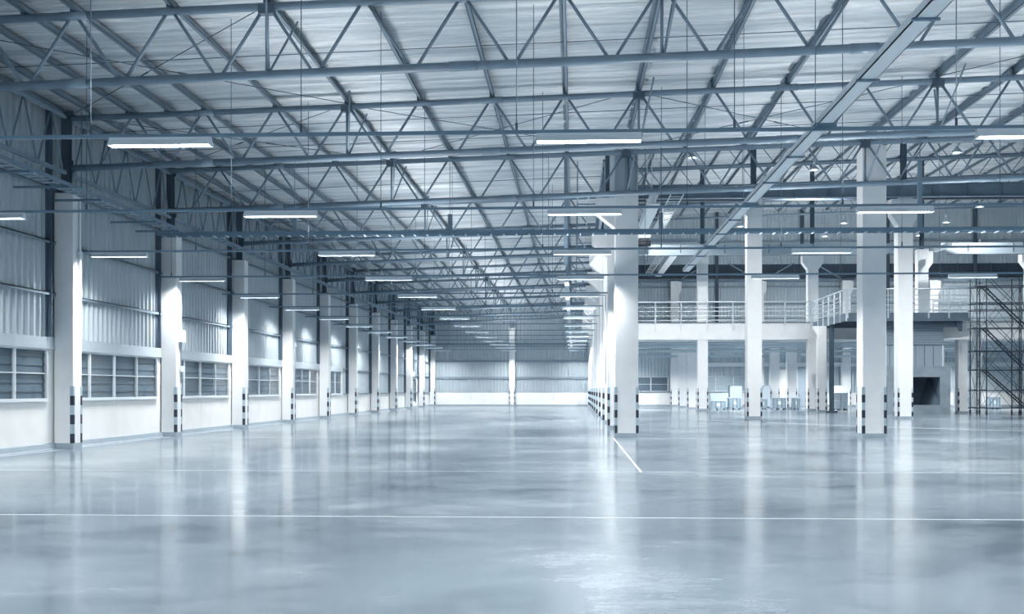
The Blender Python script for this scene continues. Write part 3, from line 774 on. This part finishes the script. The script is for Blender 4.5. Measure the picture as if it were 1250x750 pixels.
# ------------------------------------------------------------------ travelling cranes
def crane(x0,x1,y,label,trolley=None):
    t=thing('bridge_crane',label,'crane'); z0,z1=11.8,12.6
    m=MB(); c=1.3
    m.prism_y([(x0,z1),(x1,z1),(x1,z1-.3),(x1-c,z0),(x0+c,z0),(x0,z1-.3)][::-1],y-.25,y+.25)
    m.build('girder',M['galv'],t)
    for x in (x0+.2,x1-.2):
        m=MB(); m.box(x-.15,x+.15,y-1.6,y+1.6,12.15,12.45); m.build('end_carriage',M['white_steel'],t)
    x=x0+2
    while x<x1-1: m=MB(); m.box(x-.03,x+.03,y-.29,y-.25,11.95,12.55); m.build('bracket',M['steel_dk'],t); x+=3.3
    m=MB(); m.tube((x0+.3,y-.35,11.74),(x1-.3,y-.35,11.74),.03,6); m.build('festoon_cable',M['steel_dk'],t)
    return t
cr=crane(2.7,24.6,84.0,'white bridge crane girder spanning above the mezzanine left of the flared column')
crane(27.3,45.5,84.0,'white bridge crane girder with tapered end at far right')
t=thing('crane_hoist','dark electric hoist with a white box hanging on the left bridge crane','hoist')
X=5.15; Y=83.3
m=MB(); m.box(X-.5,X+.3,Y-.35,Y+.3,12.3,12.9); m.box(X-.3,X+.45,Y-.3,Y+.2,12.9,13.0); m.build('trolley_body',M['black'],t)
m=MB(); m.tube((X-.7,Y-.3,12.6),(X+.55,Y-.3,12.6),.22,12); m.build('drum',M['rubber'],t)
m=MB(); m.bbox(X-.4,X+.55,Y-.4,Y-.05,13.0,13.35); m.build('control_box',M['white_steel'],t)
m=MB(); m.tube((X+.1,Y-.2,12.4),(X+.1,Y-.2,11.6),.03,6); m.tube((X+.35,Y-.2,12.4),(X+.35,Y-.2,11.7),.03,6); m.lathe([(.02,11.35),(.12,11.4),(.14,11.55),(.03,11.7)],X+.2,Y-.2,10); m.build('hook_block',M['steel_dk'],t)
# runway beams
for i,(x,y0,y1,z,lab) in enumerate(((4.35,60.3,72,11.75,'pale crane runway beam ending just right of the nearest central column'),(8.25,90,FY-2,12.8,'pale sloping looking runway beam below the left bridge crane'))):
    m=MB(); m.box(x-.3,x+.3,y0,y1,z-.03,z+.03); m.box(x-.02,x+.02,y0,y1,z,z+.5); m.box(x-.25,x+.25,y0,y1,z+.5,z+.55)
    for q in range(int((y1-y0)/4)): m.box(x-.02,x+.02,y0+2+q*4-.05,y0+2+q*4+.05,z+.5,HB(x))
    m.build('runway_beam',M['white_steel'],None,label=lab,cat='beam')
ladder((5.6,60.5,12.3),(5.6,74,12.3),.7,'pale wide cable ladder near the hoist high in the hall',rung=.8,mt='white_steel',rm='white_steel')
ladder((7.2,88,12.9),(7.2,FY-2,12.9),.6,'pale cable ladder left of the second runway beam',rung=.9,mt='white_steel',rm='white_steel')

# ------------------------------------------------------------------ pendant lamps in the hall
def at(px,py,z):  # where the line of sight through a pixel meets height z
    d=F*(z-CAMZ)/(HY-py); r=(px-CX)/F*d; return (r*CS-d*SN, r*SN+d*CS)
pend=thing('pendant_lamp','x','pendant lamp',group='bell pendants in the tall hall')
m=MB(); m.lathe([(.04,.42),(.07,.40),(.10,.30),(.20,.20),(.31,.05),(.33,0),(.31,.0),(.19,.18),(.08,.28)],0,0,16); m.build('shade',M['lampbody'],pend)
m=MB(); m.lathe([(.001,-.01),(.13,.02),(.16,.09),(.10,.2),(.001,.24)],0,0,10); m.build('bulb',M['pend'],pend)
m=MB(); m.lathe([(.001,.7),(.08,.68),(.09,.45),(.001,.42)],0,0,10); m.build('gear_case',M['white_steel'],pend)
m=MB(); m.tube((0,0,.65),(0,0,2.3),.012,5); m.build('cord',M['steel_dk'],pend)
pl=bpy.data.lights.new('pendant_light','SPOT'); pl.energy=2900; pl.spot_size=math.radians(150); pl.spot_blend=.6; pl.shadow_soft_size=.2; pl.color=(1,.985,.965)
po=bpy.data.objects.new('pendant_light',pl); C.objects.link(po); po.location=(0,0,-.02); po.parent=pend
pp=[(1168,187,15.4,'top one right of the tallest looking column'),(1155,272,15.0,'right of the nearest flared column'),(1196,253,15.0,'under the plate girder at far right'),
    (1122,288,15.2,'just above the flared column by the platform railing'),(1030,273,15.0,'peeping out left of the tallest looking column'),(1007,289,15.2,'between the tray end column and the tallest looking column'),
    (1196,300,15.2,'directly above the tapered crane girder'),(1099,229,15.4,'over the head of the nearest flared column')]
fp=True
for u,v,z,l in pp:
    x,y=at(u,v,z); y=min(y,FY-2)
    lab='white bell pendant lamp high up, '+l
    zz=z
    if fp: pend.location=(x,y,zz); pend['label']=lab; fp=False
    else: dup(pend,(x,y,zz),lab)
pl2=pl.copy(); pl2.energy=7000  # stronger light for the extra pendants added to brighten the hall
for x,y in ((6,50),(14,50),(22,50),(30,50),(7,66),(15,70),(38,58),(38,70),(6,78),(14,94)):
    q=dup(pend,(x,y,15.4),'white bell pendant lamp added to light the tall hall, hidden behind the front roof')
    for ch in q.children:
        if ch.type=='LIGHT': ch.data=pl2

# ------------------------------------------------------------------ scaffold tower
S=thing('scaffold_tower','dark tubular scaffold tower on casters with three flights of stairs','scaffold',(26.35,73.7,0))
xs=(0,.62,2.72,3.32); H=9.0
for x in xs:
    for y in (0,1.25):
        m=MB(); m.tube((x,y,.28),(x,y,H),.038,8)
        m.build('upright',M['scaf'],S)
        m=MB(); m.tube((x-.03,y,.11),(x+.03,y,.11),.11,12); m.box(x-.05,x+.05,y-.03,y+.03,.11,.3); m.build('caster',M['rubber'],S)
for z in (.45,1.6,2.95,4.2,5.7,6.9,7.35,8.45):
    for y in (0,1.25):
        m=MB(); m.tube((-.15,y,z),(3.5,y,z),.034,6); m.build('ledger',M['scaf'],S)
    for x in xs:
        m=MB(); m.tube((x,0,z+.05),(x,1.25,z+.05),.022,6); m.build('transom',M['scaf'],S)
for i,z in enumerate((.45,2.95,5.7)):
    zt_=(2.95,5.7,8.4)[i]
    for y in (0,1.25):
        for xa,xb in ((0,.62),(2.72,3.32),(.62,2.72)):
            m=MB(); m.tube((xa,y+.03,z),(xb,y+.03,zt_),.014,5); m.tube((xb,y-.03,z),(xa,y-.03,zt_),.014,5); m.build('cross_brace',M['scaf'],S)
    st=MB()
    for yy in (.25,.85): st.bar((.62,yy,zt_),(3.3,yy,z+.1),.04,.09)
    for q in range(11):
        t_=(q+.5)/11; st.box(.62+2.68*t_-.07,.62+2.68*t_+.07,.25,.85,zt_+(z+.1-zt_)*t_-.015,zt_+(z+.1-zt_)*t_+.015)
    for yy in (.25,.85): st.bar((.9,yy,zt_+.65),(3.3,yy,z+.95),.035,.035)
    st.build('stair_flight',M['scaf'],S)
    m=MB(); m.box(-.05,.66,.1,1.15,zt_-.04,zt_+.02); m.build('landing',M['scaf'],S)
for x,z0,z1 in ((-.05,9.0,9.25),(.62,8.9,9.1),(3.3,9,9.6)):
    m=MB(); m.tube((x,.05,z0-.6),(x,.05,z1),.025,6); m.build('guard_post',M['scaf'],S)
# plastic sheet hanging behind the scaffold
m=MB(); vs=[];n=14
for i in range(n+1):
    for jz in range(9):
        vs.append((27.0+.62*i/n+.03*math.sin(jz*1.3),76.4+.07*math.sin(i*1.9+jz*.7),.15+jz*.75))
fs=[(i*9+q,(i+1)*9+q,(i+1)*9+q+1,i*9+q+1) for i in range(n) for q in range(8)]
m._add(vs,fs,0,[1]*len(fs)); m._add([(x,y+.012,z) for x,y,z in vs],[f[::-1] for f in fs],0,[1]*len(fs))
m.build('plastic_sheet',M['wrap'],None,label='long crumpled plastic sheet hanging behind the scaffold',cat='plastic sheet')

# ------------------------------------------------------------------ goods under the mezzanine
def pallet_load(u0,u1,v0,base,label,kind,y=None):
    """goods whose foot shows at picture row base, spanning columns u0..u1, top at row v0"""
    d=2254.5/(base-HY); sc=d/F
    xc=((u0+u1)/2-CX)*sc; x=xc*CS-d*SN; yy=xc*SN+d*CS; w=(u1-u0)*sc; h=(base-v0)*sc
    t=thing('wrapped_pallet' if kind!='crate' else 'crate_stack',label,'pallet load',(x,yy,0),group='goods stored under the mezzanine')
    dp=min(1.2,max(.7,w)); a=w/2
    m=MB(); 
    for q in (-a,-.07,a-.14): m.box(q,q+.14,-dp/2,dp/2,.0,.1)
    for q in range(5): m.box(-a,a,-dp/2+q*dp/5+.01,-dp/2+(q+1)*dp/5-.01,.1,.125)
    m.build('pallet',M['wood'],t)
    if kind=='box':
        m=MB(); m.bbox(-a,a,-dp/2,dp/2,.13,h,.03); m.build('carton',M['carton'],t)
        m=MB(); m.box(-a-.01,a+.01,-dp/2-.01,dp/2+.01,h-.12,h); m.build('lid',M['galv'],t)
    elif kind=='machine':
        m=MB(); m.bbox(-a*.92,a*.92,-dp/2*.9,dp/2*.9,.13,h*.9,.06); m.build('wrapped_body',M['machine'],t)
        m=MB(); m.box(-a,a,-dp/2,dp/2,h*.9,h*.9+.06); m.build('top_board',M['carton'],t)
        m=MB(); m.box(-a*.35,a*.3,-dp/2*.9-.02,-dp/2*.9,h*.4,h*.68); m.build('label_sheet',M['white_steel'],t)
        m=MB()
        for q in (-a*.8,-a*.3,a*.3,a*.8): m.bbox(q-.06,q+.06,-dp/2,-dp/2+.12,.13,h*.9,.01)
        m.build('slat_post',M['wood'],t)
    else:
        m=MB(); n=max(1,int(h/.5))
        for q in range(n):
            z0=.13+q*(h-.13)/n; z1=.13+(q+1)*(h-.13)/n-.03
            m.bbox(-a+.02,-.02,-dp/2,dp/2,z0,z1,.02); m.bbox(.02,a-.02,-dp/2,dp/2,z0,z1,.02)
        m.build('crates',M['carton'],t)
    return t
goods=[(866,886,489,500.4,'low wrapped pallet load left of the tray end column, the leftmost',  'machine'),
       (888,904,485,500.2,'wrapped machine on a pallet touching the tray end column on its left','machine'),
       (927,936,486,500.3,'small wrapped load right beside the tray end column','machine'),
       (941,959,485,500.2,'wide wrapped pallet load with a white sheet, right of the tray end column','machine'),
       (966,976,485,500.2,'wrapped pallet load next to the mezzanine end column','machine'),
       (1016,1033,479.5,501.0,'stack of small pale crates left of the tallest looking column','crate')]
for g in goods: pallet_load(g[0],g[1],g[2],g[3],g[4],g[5])
back=[(866,888,480,498.6,'long white carton behind the leftmost pallet loads','box'),(890,905,471.5,498.3,'tall pale carton behind the tray end column, on its left','box'),
      (926,939,471,498.3,'tall grey carton with a dark top right of the tray end column','box'),(961,966,487,498.4,'slim pale carton between the wrapped loads','box'),
      (1016,1033,471,498.6,'tall pale carton behind the crate stack','box'),(1004,1009,484,499.,'small cabinet with a white top beside the dark steel post','box'),
      (1166,1184,473,497.5,'pale sheeted carton left of the scaffold foot','box'),(1168,1182,484,499.4,'wrapped load in front of the sheeted carton, left of the scaffold','machine'),
      (1205,1219,484,499.8,'dark wrapped load seen through the scaffold','machine')]
for g in back: pallet_load(g[0],g[1],g[2],g[3],g[4],g[5])

# windows and doors of the far wall beyond the right bay
def farwin(idx,x0,x1,z0,z1,panels,mt):
    root=bpy.data.objects.new('window_%d'%idx,None); C.objects.link(root); root.location=(x0,FY-.1,z0); root['kind']='structure'
    L=x1-x0; h=z1-z0; p=L/panels; f=MB(); f.box(0,L,-.06,.04,0,.07); f.box(0,L,-.06,.04,h-.07,h)
    for i in range(panels+1): c=min(max(i*p,.05),L-.05); f.box(c-.05,c+.05,-.06,.04,0,h)
    f.box(0,L,-.03,.01,h*.5-.02,h*.5+.02)
    f.build('window_frame',M['frame'],root)
    l=MB()
    for i in range(6): l._add([(0,.02,i*h/6),(L,.02,i*h/6),(L,.06,(i+1)*h/6+.01),(0,.06,(i+1)*h/6+.01)],[(0,1,2,3)])
    l.build('louvre',M[mt],root)
    for i in range(panels):
        g=MB(); g.box(i*p+.05,(i+1)*p-.05,.0,.006,.07,h-.07); g.build('pane',M['glass'],root)
farwin(wi,2.4,9.4,1.45,2.95,4,'louvre'); wi+=1
farwin(wi,10.6,17.6,1.45,3.0,4,'blind'); wi+=1
m=MB(); m.box(10.5,RX-.2,FY-.32,FY-.14,3.95,4.35); m.build('white_pipe_beam',M['white_steel'],None,label='pale horizontal beam low across the far wall under the mezzanine',cat='beam')
def door(idx,x0,x1,z1,mt,y=FY-.12):
    m=MB(); m.box(x0,x1,y,y+.06,0,z1); o=struct(m,'door_%d'%idx,M[mt])
    f=MB(); f.box(x0-.1,x0,y-.04,y+.1,0,z1+.1); f.box(x1,x1+.1,y-.04,y+.1,0,z1+.1); f.box(x0-.1,x1+.1,y-.04,y+.1,z1,z1+.1); f.build('door_frame',M['frame'],o)
    h=MB(); h.tube((x0+.12,y-.05,1.0),(x0+.12,y-.05,1.25),.02,6); h.build('door_handle',M['steel_dk'],o)
door(2,20.2,21.3,3.6,'paint'); door(3,22.2,23.4,3.9,'doorgrey'); door(4,29,30.6,3.2,'paint')

# ------------------------------------------------------------------ world, camera
wd=bpy.data.worlds.new('World'); bpy.context.scene.world=wd; wd.use_nodes=True
wd.node_tree.nodes['Background'].inputs[0].default_value=(.45,.55,.65,1); wd.node_tree.nodes['Background'].inputs[1].default_value=.5
cd=bpy.data.cameras.new('camera'); cam=bpy.data.objects.new('camera',cd); C.objects.link(cam)
cam.location=(0,0,CAMZ); cam.rotation_euler=(PI/2,0,YAW)
cd.sensor_fit='HORIZONTAL'; cd.sensor_width=36; cd.lens=36*F/1250; cd.clip_end=400
cd.shift_x=(625-CX)/1250; cd.shift_y=(HY-375)/1250
sc=bpy.context.scene; sc.camera=cam
vs=sc.view_settings; sc.display_settings.display_device='sRGB'; vs.view_transform='Standard'; vs.look='None'; vs.exposure=0.2; vs.gamma=1
sc.cycles.use_denoising=True
sc.cycles.max_bounces=8; sc.cycles.diffuse_bounces=5; sc.cycles.glossy_bounces=4; sc.cycles.transparent_max_bounces=8
sc.cycles.sample_clamp_indirect=4
